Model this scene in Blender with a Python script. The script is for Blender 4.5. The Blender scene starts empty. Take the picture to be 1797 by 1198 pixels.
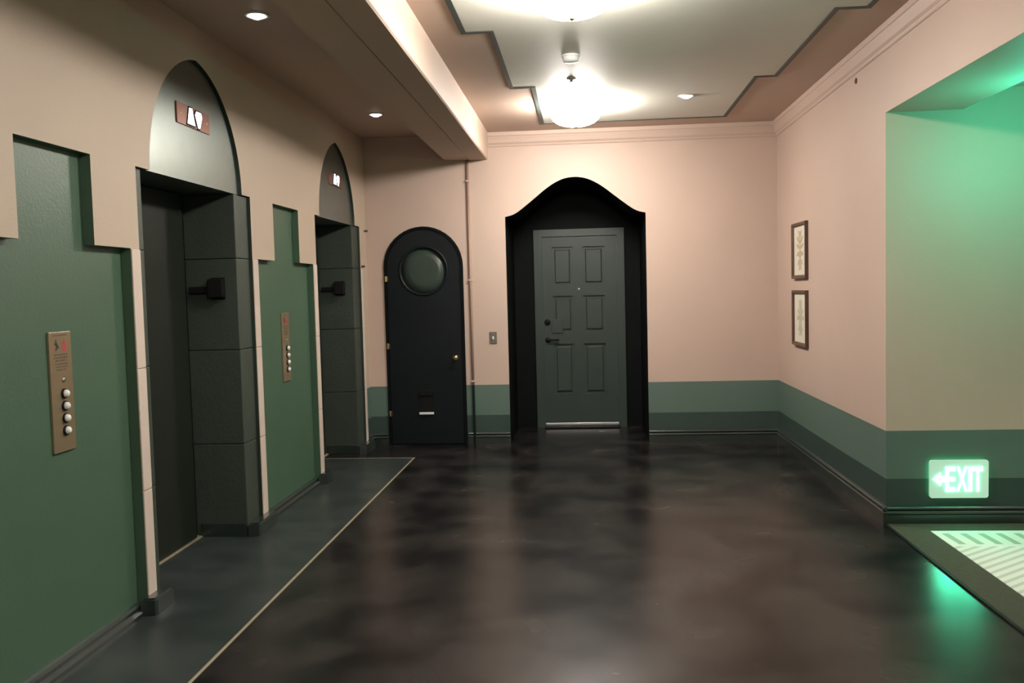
import bpy, bmesh, math, random
from mathutils import Vector, Matrix
from mathutils.geometry import tessellate_polygon
random.seed(4)
S = bpy.context.scene
COL = S.collection

# ------------------------------------------------------------------ camera
PITCH, YAW, ROLL, FPX = 0.0585, 0.0823, -0.0254, 1557.08
cy, sy, cp, sp, cr, sr = math.cos(YAW), math.sin(YAW), math.cos(PITCH), math.sin(PITCH), math.cos(ROLL), math.sin(ROLL)
fwd = Vector((-sy * cp, cy * cp, -sp))
rgt = Vector((cy, sy, 0))
up = rgt.cross(fwd)
r2 = cr * rgt + sr * up
u2 = -sr * rgt + cr * up
cam = bpy.data.cameras.new('camera')
cam.sensor_width = 36.0
cam.sensor_fit = 'HORIZONTAL'
cam.lens = 36.0 * FPX / 1797.0
cam.clip_start = 0.05
camo = bpy.data.objects.new('camera', cam)
M3 = Matrix((r2, u2, -fwd)).transposed()
camo.matrix_world = Matrix.Translation((0, 0, 1.5)) @ M3.to_4x4()
COL.objects.link(camo)
S.camera = camo

# ------------------------------------------------------------------ world, exposure
w = bpy.data.worlds.new('world')
S.world = w
w.use_nodes = True
w.node_tree.nodes['Background'].inputs[0].default_value = (0.9, 0.75, 0.65, 1)
w.node_tree.nodes['Background'].inputs[1].default_value = 0.005
S.view_settings.view_transform = 'Standard'
S.view_settings.look = 'None'
S.view_settings.exposure = 0.0
S.view_settings.gamma = 1.0
S.view_settings.use_curve_mapping = False
S.cycles.use_denoising = True
S.cycles.denoising_prefilter = 'ACCURATE'
S.cycles.max_bounces = 10
S.cycles.diffuse_bounces = 3
S.cycles.sample_clamp_indirect = 6.0

# light levels
LAMP = 165.0          # radiance of the flush glass domes
LAMP_COL = (1.0, 0.93, 0.86)
DOWN_W = 40.0        # watt of each downlight
GREEN_W = 21.0        # the exit sign on the alcove ceiling
ALCOVE_W = 62.0      # the alcove's own downlight

# ------------------------------------------------------------------ measures (metres; camera eye 1.5 above the floor)
D, R, L, H = 8.555, 1.82, -2.11, 3.0
B1, B2 = 0.58, 0.284
HEAD = 2.5            # underside of the header over the alcove
AY = 5.545            # alcove wall
NEAR = -2.5           # end of the hall behind the camera
LB = -2.62            # back of the left wall

# ------------------------------------------------------------------ materials
def mat(name, col, rough=0.6, metal=0.0, var=0.06, scale=6.0, bump=0.0, bscale=60.0, spec=0.5, emit=None, estr=0.0, coat=0.0):
    m = bpy.data.materials.new(name)
    m.use_nodes = True
    nt = m.node_tree
    b = nt.nodes['Principled BSDF']
    b.inputs['Roughness'].default_value = rough
    b.inputs['Metallic'].default_value = metal
    b.inputs['Specular IOR Level'].default_value = spec
    if coat:
        b.inputs['Coat Weight'].default_value = coat
        b.inputs['Coat Roughness'].default_value = 0.2
    tc = nt.nodes.new('ShaderNodeTexCoord')
    n = nt.nodes.new('ShaderNodeTexNoise')
    n.inputs['Scale'].default_value = scale
    n.inputs['Detail'].default_value = 5
    nt.links.new(tc.outputs['Object'], n.inputs['Vector'])
    mx = nt.nodes.new('ShaderNodeMix')
    mx.data_type = 'RGBA'
    mx.inputs[6].default_value = (*[c * (1 - var) for c in col], 1)
    mx.inputs[7].default_value = (*[min(1, c * (1 + var)) for c in col], 1)
    nt.links.new(n.outputs['Fac'], mx.inputs[0])
    nt.links.new(mx.outputs[2], b.inputs['Base Color'])
    if bump:
        n2 = nt.nodes.new('ShaderNodeTexNoise')
        n2.inputs['Scale'].default_value = bscale
        n2.inputs['Detail'].default_value = 3
        nt.links.new(tc.outputs['Object'], n2.inputs['Vector'])
        bp = nt.nodes.new('ShaderNodeBump')
        bp.inputs['Strength'].default_value = bump
        bp.inputs['Distance'].default_value = 0.01
        nt.links.new(n2.outputs['Fac'], bp.inputs['Height'])
        nt.links.new(bp.outputs['Normal'], b.inputs['Normal'])
    if emit:
        b.inputs['Emission Color'].default_value = (*emit, 1)
        b.inputs['Emission Strength'].default_value = estr
    return m

def node_math(nt, op, a, b=None):
    n = nt.nodes.new('ShaderNodeMath')
    n.operation = op
    for i, v in enumerate((a, b)):
        if v is None: continue
        if isinstance(v, (int, float)): n.inputs[i].default_value = v
        else: nt.links.new(v, n.inputs[i])
    return n.outputs[0]

PINK = (0.50, 0.375, 0.305)
BAND1 = (0.085, 0.135, 0.108)
BAND2 = (0.024, 0.046, 0.037)

def painted_wall(name, band_from_y=None, col=None):
    """pink plaster with two painted dado bands; on the left wall the bands only exist past band_from_y"""
    m = mat(name, col or PINK, rough=0.55, var=0.05, scale=2.5, bump=0.12, bscale=90)
    nt = m.node_tree
    b = nt.nodes['Principled BSDF']
    src = b.inputs['Base Color'].links[0].from_socket
    tc = [n for n in nt.nodes if n.type == 'TEX_COORD'][0]
    sep = nt.nodes.new('ShaderNodeSeparateXYZ')
    nt.links.new(tc.outputs['Object'], sep.inputs[0])
    f1 = node_math(nt, 'LESS_THAN', sep.outputs['Z'], B1)
    f2 = node_math(nt, 'LESS_THAN', sep.outputs['Z'], B2)
    if band_from_y is not None:
        g = node_math(nt, 'GREATER_THAN', sep.outputs['Y'], band_from_y)
        f1 = node_math(nt, 'MULTIPLY', f1, g)
        f2 = node_math(nt, 'MULTIPLY', f2, g)
    for f, c in ((f1, BAND1), (f2, BAND2)):
        mx = nt.nodes.new('ShaderNodeMix')
        mx.data_type = 'RGBA'
        nt.links.new(f, mx.inputs[0])
        nt.links.new(src, mx.inputs[6])
        mx.inputs[7].default_value = (*c, 1)
        src = mx.outputs[2]
    nt.links.new(src, b.inputs['Base Color'])
    return m

M = {}
M['wall'] = painted_wall('pink_plaster_with_dado')
M['wall_left'] = painted_wall('beige_plaster_left', 8.375, (0.475, 0.375, 0.285))  # pink plaster tinted beige: the camera's colour cast is put into the paint
M['pink'] = mat('pink_plaster', PINK, rough=0.55, var=0.05, scale=2.5, bump=0.12, bscale=90)
M['pier'] = mat('pale_pink_block', (0.60, 0.49, 0.42), rough=0.5, var=0.08, scale=9, bump=0.15, bscale=70)
M['ceil'] = mat('tan_ceiling_paint', (0.52, 0.39, 0.31), rough=0.6, var=0.04, scale=3, bump=0.08, bscale=120)
M['ceil_panel'] = mat('pale_grey_ceiling_paint', (0.66, 0.65, 0.57), rough=0.6, var=0.03, scale=3, bump=0.08, bscale=120)
M['stripe'] = mat('dark_green_stripe', (0.03, 0.042, 0.036), rough=0.5)
M['green'] = mat('mid_green_paint', (0.056, 0.108, 0.067), rough=0.42, var=0.08, scale=4, bump=0.1, bscale=80)
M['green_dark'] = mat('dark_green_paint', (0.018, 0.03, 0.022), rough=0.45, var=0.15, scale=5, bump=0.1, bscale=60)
M['green_grey'] = mat('grey_green_block', (0.036, 0.047, 0.036), rough=0.5, var=0.15, scale=7, bump=0.25, bscale=40)
M['tymp'] = mat('grey_green_metallic', (0.20, 0.225, 0.205), rough=0.34, var=0.1, scale=8, metal=0.85, bump=0.05, bscale=50)
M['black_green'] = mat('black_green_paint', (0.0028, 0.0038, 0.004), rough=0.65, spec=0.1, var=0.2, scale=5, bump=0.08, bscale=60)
M['door_black'] = mat('black_door_paint', (0.005, 0.0075, 0.009), rough=0.4, spec=0.25, var=0.15, scale=6, bump=0.04, bscale=40)
M['door_green'] = mat('dark_green_door_paint', (0.029, 0.044, 0.037), rough=0.42, spec=0.35, var=0.1, scale=5, bump=0.05, bscale=50)
M['lift_door'] = mat('grey_green_lift_door', (0.013, 0.016, 0.012), rough=0.5, var=0.12, scale=5, spec=0.15)
M['base'] = mat('glossy_green_baseboard', (0.013, 0.022, 0.018), rough=0.28, var=0.1, scale=8, spec=0.8, coat=1.0)
M['brass'] = mat('brass', (0.62, 0.47, 0.24), rough=0.28, metal=1.0, var=0.1, scale=30)
M['strip_brass'] = mat('worn_brass_strip', (0.55, 0.47, 0.33), rough=0.4, metal=0.6, var=0.25, scale=14)
M['plate'] = mat('tan_bronze_plate', (0.30, 0.225, 0.14), rough=0.32, metal=0.5, var=0.12, scale=12)
M['copper'] = mat('red_bronze_plate', (0.22, 0.10, 0.07), rough=0.35, metal=0.6, var=0.2, scale=14)
M['black'] = mat('black_plastic', (0.004, 0.004, 0.004), rough=0.6, spec=0.2)
M['lip'] = mat('polished_steel_lip', (0.85, 0.87, 0.86), rough=0.35, metal=0.25)
M['white'] = mat('white_plastic', (0.8, 0.79, 0.76), rough=0.4, var=0.02)
M['chrome'] = mat('brushed_steel', (0.62, 0.63, 0.64), rough=0.3, metal=1.0, var=0.05, scale=30)
M['ink'] = mat('brown_ink', (0.10, 0.07, 0.045), rough=0.6)
M['ink_black'] = mat('black_ink', (0.01, 0.01, 0.015), rough=0.6)
M['ink_red'] = mat('red_ink', (0.5, 0.03, 0.05), rough=0.6)
M['frame'] = mat('dark_walnut', (0.075, 0.036, 0.022), rough=0.4, var=0.3, scale=25)
M['paper'] = mat('cream_paper', (0.72, 0.68, 0.56), rough=0.8, var=0.04)
M['print_a'] = mat('ochre_print', (0.50, 0.41, 0.27), rough=0.8, var=0.15, scale=40)
M['print_b'] = mat('olive_print', (0.48, 0.46, 0.34), rough=0.8, var=0.15, scale=40)
M['button'] = mat('pearl_button', (0.8, 0.8, 0.76), rough=0.2, var=0.02)
M['arrow'] = mat('lit_white_arrow', (0.9, 0.9, 0.9), emit=(1, 0.98, 0.95), estr=3.0)
M['lens'] = mat('lit_lamp_lens', (0.9, 0.9, 0.9), emit=(1, 0.95, 0.9), estr=8.0)
M['dome'] = mat('lit_opal_glass', (0.9, 0.9, 0.88), emit=LAMP_COL, estr=LAMP)
M['exit_plate'] = mat('edge_lit_acrylic', (0.5, 0.7, 0.58), rough=0.25, emit=(0.40, 0.62, 0.48), estr=0.5)
M['exit_letter'] = mat('lit_exit_letters', (0.7, 0.9, 0.8), emit=(0.07, 1.0, 0.52), estr=38.0)
M['exit_edge'] = mat('glowing_sign_edge', (0.3, 0.7, 0.5), emit=(0.03, 1.0, 0.42), estr=5.0)
M['exit_lit'] = mat('lit_green_face', (0.2, 0.9, 0.5), emit=(0.05, 1.0, 0.5), estr=6.0)
M['border'] = mat('grey_green_carpet_border', (0.062, 0.064, 0.045), rough=0.95, var=0.3, scale=60, bump=0.5, bscale=300, spec=0.1)

# glass of the porthole
g = bpy.data.materials.new('porthole_glass')
g.use_nodes = True
gb = g.node_tree.nodes['Principled BSDF']
gb.inputs['Base Color'].default_value = (0.030, 0.045, 0.036, 1)
gb.inputs['Roughness'].default_value = 0.30
gb.inputs['Coat Weight'].default_value = 0.0
gn = g.node_tree.nodes.new('ShaderNodeTexNoise')
gn.inputs['Scale'].default_value = 5
gbp = g.node_tree.nodes.new('ShaderNodeBump')
gbp.inputs['Strength'].default_value = 0.06
g.node_tree.links.new(gn.outputs['Fac'], gbp.inputs['Height'])
g.node_tree.links.new(gbp.outputs['Normal'], gb.inputs['Normal'])
M['glass'] = g
pg = bpy.data.materials.new('picture_glass')
pg.use_nodes = True
for n_ in [n_ for n_ in pg.node_tree.nodes if n_.type == 'BSDF_PRINCIPLED']: pg.node_tree.nodes.remove(n_)
_t = pg.node_tree.nodes.new('ShaderNodeBsdfTransparent')
_g = pg.node_tree.nodes.new('ShaderNodeBsdfGlossy')
_g.inputs['Roughness'].default_value = 0.05
_m = pg.node_tree.nodes.new('ShaderNodeMixShader')
_m.inputs[0].default_value = 0.05
pg.node_tree.links.new(_t.outputs[0], _m.inputs[1])
pg.node_tree.links.new(_g.outputs[0], _m.inputs[2])
pg.node_tree.links.new(_m.outputs[0], [n_ for n_ in pg.node_tree.nodes if n_.type == 'OUTPUT_MATERIAL'][0].inputs[0])
M['clear'] = pg

def floor_mat(name, a, b, rough, scale, seed):
    m = bpy.data.materials.new(name)
    m.use_nodes = True
    nt = m.node_tree
    p = nt.nodes['Principled BSDF']
    tc = nt.nodes.new('ShaderNodeTexCoord')
    mp = nt.nodes.new('ShaderNodeMapping')
    mp.inputs['Location'].default_value = (seed, seed * 2, 0)
    nt.links.new(tc.outputs['Object'], mp.inputs[0])
    n1 = nt.nodes.new('ShaderNodeTexNoise')
    n1.inputs['Scale'].default_value = scale
    n1.inputs['Detail'].default_value = 2.5
    n1.inputs['Roughness'].default_value = 0.45
    n1.inputs['Distortion'].default_value = 0.25
    nt.links.new(mp.outputs[0], n1.inputs['Vector'])
    rmp = nt.nodes.new('ShaderNodeValToRGB')
    rmp.color_ramp.interpolation = 'EASE'
    rmp.color_ramp.elements[0].position = 0.30
    rmp.color_ramp.elements[0].color = (*a, 1)
    rmp.color_ramp.elements[1].position = 0.72
    rmp.color_ramp.elements[1].color = (*b, 1)
    nt.links.new(n1.outputs['Fac'], rmp.inputs[0])
    # sparse scuffs
    n2 = nt.nodes.new('ShaderNodeTexNoise')
    n2.inputs['Scale'].default_value = 9
    n2.inputs['Detail'].default_value = 4
    n2.inputs['Roughness'].default_value = 0.75
    nt.links.new(mp.outputs[0], n2.inputs['Vector'])
    sc = nt.nodes.new('ShaderNodeValToRGB')
    sc.color_ramp.elements[0].position = 0.55
    sc.color_ramp.elements[0].color = (0, 0, 0, 1)
    sc.color_ramp.elements[1].position = 0.90
    sc.color_ramp.elements[1].color = (0.05, 0.05, 0.05, 1)
    nt.links.new(n2.outputs['Fac'], sc.inputs[0])
    mx = nt.nodes.new('ShaderNodeMix')
    mx.data_type = 'RGBA'
    nt.links.new(sc.outputs[0], mx.inputs[0])
    nt.links.new(rmp.outputs[0], mx.inputs[6])
    mx.inputs[7].default_value = (b[0] * 2.6, b[1] * 2.6, b[2] * 2.6, 1)
    nt.links.new(mx.outputs[2], p.inputs['Base Color'])
    rr = nt.nodes.new('ShaderNodeMapRange')
    rr.inputs['To Min'].default_value = rough - 0.03
    rr.inputs['To Max'].default_value = rough + 0.05
    nt.links.new(n1.outputs['Fac'], rr.inputs['Value'])
    nt.links.new(rr.outputs[0], p.inputs['Roughness'])
    p.inputs['Specular IOR Level'].default_value = 0.30
    return m
M['floor'] = floor_mat('dark_stained_concrete', (0.004, 0.004, 0.0045), (0.022, 0.0195, 0.0175), 0.25, 2.8, 3.0)
M['floor_slate'] = floor_mat('slate_grey_concrete', (0.020, 0.027, 0.025), (0.032, 0.040, 0.037), 0.34, 3.0, 8.0)

def carpet_mat():
    m = bpy.data.materials.new('cream_green_woven_carpet')
    m.use_nodes = True
    nt = m.node_tree
    p = nt.nodes['Principled BSDF']
    p.inputs['Roughness'].default_value = 0.95
    p.inputs['Specular IOR Level'].default_value = 0.05
    tc = nt.nodes.new('ShaderNodeTexCoord')
    sep = nt.nodes.new('ShaderNodeSeparateXYZ')
    nt.links.new(tc.outputs['Object'], sep.inputs[0])
    x, y = sep.outputs['X'], sep.outputs['Y']
    # diagonal chevron stripes of the field, folding every 1.1 m
    fold = node_math(nt, 'PINGPONG', node_math(nt, 'SUBTRACT', x, 2.01), 1.1)
    t = node_math(nt, 'SUBTRACT', y, node_math(nt, 'MULTIPLY', fold, 0.78))
    fr = node_math(nt, 'FRACT', node_math(nt, 'MULTIPLY', node_math(nt, 'ADD', t, 20.0), 1 / 0.072))
    st = node_math(nt, 'LESS_THAN', fr, 0.42)
    # bars of the border row
    fb = node_math(nt, 'FRACT', node_math(nt, 'MULTIPLY', node_math(nt, 'ADD', node_math(nt, 'ADD', x, node_math(nt, 'MULTIPLY', y, 0.05)), 7.683), 10.0))
    bar = node_math(nt, 'LESS_THAN', fb, 0.40)
    inrow = node_math(nt, 'MULTIPLY', node_math(nt, 'GREATER_THAN', y, 5.075), node_math(nt, 'LESS_THAN', y, 5.295))
    bar = node_math(nt, 'MULTIPLY', bar, inrow)
    field = node_math(nt, 'LESS_THAN', y, 5.035)
    st = node_math(nt, 'MULTIPLY', st, field)
    n = nt.nodes.new('ShaderNodeTexNoise')
    n.inputs['Scale'].default_value = 180
    nt.links.new(tc.outputs['Object'], n.inputs['Vector'])
    base = nt.nodes.new('ShaderNodeMix'); base.data_type = 'RGBA'
    base.inputs[6].default_value = (0.62, 0.62, 0.55, 1)
    base.inputs[7].default_value = (0.76, 0.75, 0.68, 1)
    nt.links.new(n.outputs['Fac'], base.inputs[0])
    src = base.outputs[2]
    for f, c in ((st, (0.50, 0.51, 0.43)), (bar, (0.33, 0.40, 0.32))):
        mx = nt.nodes.new('ShaderNodeMix'); mx.data_type = 'RGBA'
        nt.links.new(f, mx.inputs[0])
        nt.links.new(src, mx.inputs[6])
        mx.inputs[7].default_value = (*c, 1)
        src = mx.outputs[2]
    nt.links.new(src, p.inputs['Base Color'])
    bp = nt.nodes.new('ShaderNodeBump')
    bp.inputs['Strength'].default_value = 0.5
    bp.inputs['Distance'].default_value = 0.006
    nt.links.new(n.outputs['Fac'], bp.inputs['Height'])
    nt.links.new(bp.outputs['Normal'], p.inputs['Normal'])
    return m
M['carpet'] = carpet_mat()

# ------------------------------------------------------------------ helpers
def obj(name, bm, mats, parent=None, smooth=False, loc=None):
    me = bpy.data.meshes.new(name)
    bm.normal_update()
    bm.to_mesh(me)
    bm.free()
    if not isinstance(mats, (list, tuple)): mats = [mats]
    for m in mats: me.materials.append(m)
    if smooth:
        for p in me.polygons: p.use_smooth = True
    o = bpy.data.objects.new(name, me)
    COL.objects.link(o)
    if parent is not None:
        o.parent = parent
        # geometry is written in world coordinates: shift it into the parent's frame (parents are never rotated)
        o.location = Vector((0, 0, 0)) - parent_origin(parent)
    if loc: o.location = loc
    return o

def parent_origin(p):
    v = Vector((0, 0, 0))
    while p is not None:
        v += p.location
        p = p.parent
    return v

def thing(name, label, cat, loc, group=None):
    o = bpy.data.objects.new(name, None)
    o.empty_display_size = 0.1
    COL.objects.link(o)
    o.location = loc
    o['label'] = label
    o['category'] = cat
    if group: o['group'] = group
    return o

def tag(o, label, cat, group=None):
    o['label'] = label
    o['category'] = cat
    if group: o['group'] = group
    return o

def struct(o, label):
    o['kind'] = 'structure'
    o['label'] = label
    return o

def box(x0, x1, y0, y1, z0, z1, bev=0.0, seg=2, bm=None):
    own = bmesh.new()
    bmesh.ops.create_cube(own, size=1.0)
    for v in own.verts:
        v.co = Vector(((x0 + x1) / 2 + v.co.x * (x1 - x0), (y0 + y1) / 2 + v.co.y * (y1 - y0), (z0 + z1) / 2 + v.co.z * (z1 - z0)))
    if bev > 0:
        bmesh.ops.bevel(own, geom=own.edges[:] , offset=bev, segments=seg, affect='EDGES', profile=0.6)
    if bm is None: return own
    return merge(bm, own)

def merge(bm, other):
    me = bpy.data.meshes.new('tmp')
    other.to_mesh(me)
    other.free()
    bm.from_mesh(me)
    bpy.data.meshes.remove(me)
    return bm

def prism(pts, axis, a, b, bm=None, mi=0):
    """solid from a 2D outline: axis 0 -> outline in (y,z) pushed along x; 1 -> (x,z) along y; 2 -> (x,y) along z"""
    own = bm if bm is not None else bmesh.new()
    def P(u, v, t):
        return (t, u, v) if axis == 0 else ((u, t, v) if axis == 1 else (u, v, t))
    A = [own.verts.new(P(u, v, a)) for u, v in pts]
    B = [own.verts.new(P(u, v, b)) for u, v in pts]
    fs = []
    tri = tessellate_polygon([[Vector((u, v, 0)) for u, v in pts]])
    for t in tri:
        fs.append(own.faces.new([A[i] for i in t]))
        fs.append(own.faces.new([B[i] for i in reversed(t)]))
    n = len(pts)
    for i in range(n):
        fs.append(own.faces.new((A[i], A[(i + 1) % n], B[(i + 1) % n], B[i])))
    for f in fs: f.material_index = mi
    bmesh.ops.recalc_face_normals(own, faces=fs)
    return own

def wall_with_holes(outer, holes, axis, front, back):
    """slab whose front face has openings; each hole = (outline, depth position, material index of its sides, backed?)"""
    bm = bmesh.new()
    def P(u, v, t):
        return (t, u, v) if axis == 0 else (u, t, v)
    loops = [outer] + [h[0] for h in holes]
    flat = [p for lp in loops for p in lp]
    F = [bm.verts.new(P(u, v, front)) for u, v in flat]
    for t in tessellate_polygon([[Vector((u, v, 0)) for u, v in lp] for lp in loops]):
        try: bm.faces.new([F[i] for i in t])
        except ValueError: pass
    n = len(outer)
    Bk = [bm.verts.new(P(u, v, back)) for u, v in outer]
    for i in range(n):
        bm.faces.new((F[i], F[(i + 1) % n], Bk[(i + 1) % n], Bk[i]))
    for t in tessellate_polygon([[Vector((u, v, 0)) for u, v in outer]]):
        bm.faces.new([Bk[i] for i in t])
    k = n
    for pts, dpos, mi in holes:
        m = len(pts)
        V = F[k:k + m]
        W = [bm.verts.new(P(u, v, dpos)) for u, v in pts]
        for i in range(m):
            f = bm.faces.new((V[i], V[(i + 1) % m], W[(i + 1) % m], W[i]))
            f.material_index = mi
        for t in tessellate_polygon([[Vector((u, v, 0)) for u, v in pts]]):
            f = bm.faces.new([W[i] for i in t])
            f.material_index = mi
        k += m
    bmesh.ops.recalc_face_normals(bm, faces=bm.faces[:])
    return bm

def lathe(profile, center, axis='z', seg=40, bm=None, closed=False):
    """profile: (radius, height) pairs turned about an axis through center"""
    own = bmesh.new()
    rings = []
    for r, h in profile:
        if r < 1e-6:
            rings.append([own.verts.new((0, 0, h))])
        else:
            rings.append([own.verts.new((r * math.cos(2 * math.pi * i / seg), r * math.sin(2 * math.pi * i / seg), h)) for i in range(seg)])
    for a, b in zip(rings, rings[1:]):
        for i in range(seg):
            j = (i + 1) % seg
            if len(a) == 1 and len(b) == 1: continue
            if len(a) == 1: own.faces.new((a[0], b[i], b[j]))
            elif len(b) == 1: own.faces.new((a[i], b[0], a[j]))
            else: own.faces.new((a[i], b[i], b[j], a[j]))
    bmesh.ops.recalc_face_normals(own, faces=own.faces[:])
    R_ = Matrix.Identity(4)
    if axis == 'x': R_ = Matrix.Rotation(math.pi / 2, 4, 'Y')        # height grows along +x
    elif axis == '-y': R_ = Matrix.Rotation(math.pi / 2, 4, 'X')     # height grows along -y
    elif axis == '-x': R_ = Matrix.Rotation(-math.pi / 2, 4, 'Y')
    elif axis == '-z': R_ = Matrix.Rotation(math.pi, 4, 'X')
    bmesh.ops.transform(own, matrix=Matrix.Translation(center) @ R_, verts=own.verts[:])
    if bm is None: return own
    return merge(bm, own)

def sweep(profile, path, bm=None):
    """profile (out, z) extruded along straight plan segments; path = ((x,y),(x,y)), out vector"""
    (p0, p1), out = path
    own = bmesh.new()
    ends = []
    for p in (p0, p1):
        ends.append([own.verts.new((p[0] + out[0] * o, p[1] + out[1] * o, z)) for o, z in profile])
    n = len(profile)
    for i in range(n):
        j = (i + 1) % n
        own.faces.new((ends[0][i], ends[0][j], ends[1][j], ends[1][i]))
    for e in ends:
        for t in tessellate_polygon([[Vector((o, z, 0)) for o, z in profile]]):
            own.faces.new([e[i] for i in t])
    bmesh.ops.recalc_face_normals(own, faces=own.faces[:])
    if bm is None: return own
    return merge(bm, own)

# ------------------------------------------------------------------ FLOOR
GX = -1.565           # the brass strip in the floor
GY = 7.87
bm = bmesh.new()
box(GX, 2.3, NEAR, 9.75, -0.1, 0.0, bm=bm)
n0 = len(bm.faces)
box(LB, GX, GY, 9.75, -0.1, 0.0, bm=bm)
floor = struct(obj('floor', bm, M['floor']), 'dark mottled polished concrete hall floor')
bm = box(LB, GX, NEAR, GY, -0.1, 0.0)
apron = struct(obj('floor', bm, M['floor_slate']), 'slate grey floor apron along the elevators')
bm = box(2.3, 4.6, 2.4, 5.8, -0.1, 0.0)
struct(obj('floor', bm, M['floor']), 'alcove floor under the carpet')
bm = box(GX - 0.007, GX + 0.007, NEAR, GY + 0.007, -0.02, 0.002)
box(-2.44, GX - 0.007, GY - 0.006, GY + 0.006, -0.02, 0.0015, bm=bm)
struct(obj('trim_1', bm, M['strip_brass']), 'thin brass divider strip let into the floor')

# ------------------------------------------------------------------ LEFT WALL with elevators and niches
E1 = dict(y0=4.095, y1=5.545, o0=4.18, o1=5.33, a0=4.238, a1=5.412, apex=2.805)
E2 = dict(y0=6.910, y1=8.307, o0=6.955, o1=8.095, a0=7.035, a1=8.145, apex=2.80)
N1 = dict(y0=2.870, y1=4.012, u0=3.186, u1=3.706)
N2 = dict(y0=5.633, y1=6.820, u0=5.960, u1=6.497)
ZL, ZN, ZS = 2.13, 2.128, 1.738
XD = -2.43            # elevator doors
JX = L - 0.02         # front of the grey-green jambs

def lancet(a0, a1, z0, z1, n=14):
    """pointed arch outline from right spring to left spring"""
    c, hw, h = (a0 + a1) / 2, (a1 - a0) / 2, z1 - z0
    k = (h * h - hw * hw) / (2 * hw)      # centres of the two arcs lie k beyond the middle
    r = hw + k
    pts = []
    tmax = math.asin(min(1.0, h / r))
    right = [(c - k + r * math.cos(tmax * i / n), z0 + r * math.sin(tmax * i / n)) for i in range(n + 1)]
    left = [(2 * c - y, z) for y, z in reversed(right[:-1])]
    return right + left

def elevator_outline(e):
    return [(e['y0'], -0.03), (e['y1'], -0.03), (e['y1'], ZL)] + lancet(e['a0'], e['a1'], ZL, e['apex']) + [(e['y0'], ZL)]

def niche_outline(n):
    return [(n['y0'], -0.03), (n['y1'], -0.03), (n['y1'], ZS), (n['u1'], ZS), (n['u1'], ZN), (n['u0'], ZN), (n['u0'], ZS), (n['y0'], ZS)]

ND = 0.05             # niche depth
outer = [(NEAR, -0.08), (D + 0.2, -0.08), (D + 0.2, H), (NEAR, H)]
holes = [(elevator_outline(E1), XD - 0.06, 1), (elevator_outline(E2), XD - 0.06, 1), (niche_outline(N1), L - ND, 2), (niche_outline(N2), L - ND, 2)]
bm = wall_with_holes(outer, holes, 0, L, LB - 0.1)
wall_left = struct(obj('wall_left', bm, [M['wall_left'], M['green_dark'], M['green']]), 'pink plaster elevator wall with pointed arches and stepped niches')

JOINTS = [0.07, 0.582, 1.170, 1.735, ZL]
door_n = 0
for e in (E1, E2):
    # tympanum under the pointed arch
    ins = 0.001
    pts = lancet(e['a0'] + ins, e['a1'] - ins, ZL, e['apex'] - 0.002)
    obj('tympanum', prism(pts, 0, L - 0.022, XD - 0.05), M['tymp'], wall_left)
    # jamb blocks, far and near side
    for (a, b) in ((e['o1'], e['y1']), (e['y0'], e['o0'])):
        for z0, z1 in zip(JOINTS, JOINTS[1:]):
            zz0 = 0.0 if z0 == JOINTS[0] else z0 + 0.0015
            obj('jamb_block', box(XD - 0.03, JX, a + 0.0005, b - 0.0005, zz0, z1 - 0.0015, 0.005), M['green_grey'], wall_left)
    # elevator door: recessed leaf, black shaft slot, sill
    door_n += 1
    d = bpy.data.objects.new('door_%d' % door_n, None)
    COL.objects.link(d)
    d.location = (XD, (e['o0'] + e['o1']) / 2, 0)
    struct(d, 'grey green elevator door in the %s pointed-arch opening' % ('nearer' if door_n == 1 else 'farther'))
    ym = e['o0'] + 0.62 * (e['o1'] - e['o0'])
    obj('door_leaf', box(XD - 0.03, XD, e['o0'] + 0.002, e['o1'] - 0.065, 0.012, ZL - 0.004, 0.003), M['lift_door'], d)
    obj('door_slot', box(XD - 0.045, XD - 0.035, e['o1'] - 0.065, e['o1'] - 0.001, 0.012, ZL - 0.004, 0.001), M['black'], d)
    sl = bmesh.new()
    box(XD - 0.04, XD + 0.012, e['o0'] + 0.002, e['o1'] - 0.002, -0.01, 0.006, 0.002, bm=sl)
    obj('door_sill', sl, M['strip_brass'], d)

# niche back panels and their base mouldings
for n in (N1, N2):
    out = [(n['y0'] - 0.01, 0.0), (n['y1'] + 0.01, 0.0), (n['y1'] + 0.01, ZS + 0.01), (n['u1'] + 0.01, ZS + 0.01), (n['u1'] + 0.01, ZN + 0.01), (n['u0'] - 0.01, ZN + 0.01), (n['u0'] - 0.01, ZS + 0.01), (n['y0'] - 0.01, ZS + 0.01)]
    out = [(n['y0'], 0.0), (n['y1'], 0.0), (n['y1'], ZS), (n['u1'], ZS), (n['u1'], ZN), (n['u0'], ZN), (n['u0'], ZS), (n['y0'], ZS)]
    obj('niche_panel', prism(out, 0, L - ND + 0.002, L - ND - 0.02), M['green'], wall_left)
    prof = [(0, 0), (0.048, 0), (0.048, 0.018), (0.036, 0.026), (0.030, 0.030), (0.030, 0.046), (0.018, 0.054), (0, 0.056)]
    obj('niche_base_moulding', sweep(prof, (((L - ND + 0.002, n['y0']), (L - ND + 0.002, n['y1'])), (1, 0))), M['base'], wall_left)

# pale blocks of the narrow piers between niches and elevators
PJ = [0.08, 0.588, 1.172, ZS]
for (a, b) in ((N1['y1'], E1['y0']), (E1['y1'], N2['y0']), (N2['y1'], E2['y0']), (E2['y1'], E2['y1'] + 0.066)):
    for z0, z1 in zip(PJ, PJ[1:]):
        obj('pier_block', box(L - 0.004, L + 0.006, a + 0.001, b - 0.001, z0, z1 - 0.004, 0.003), M['pier'], wall_left)
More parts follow.
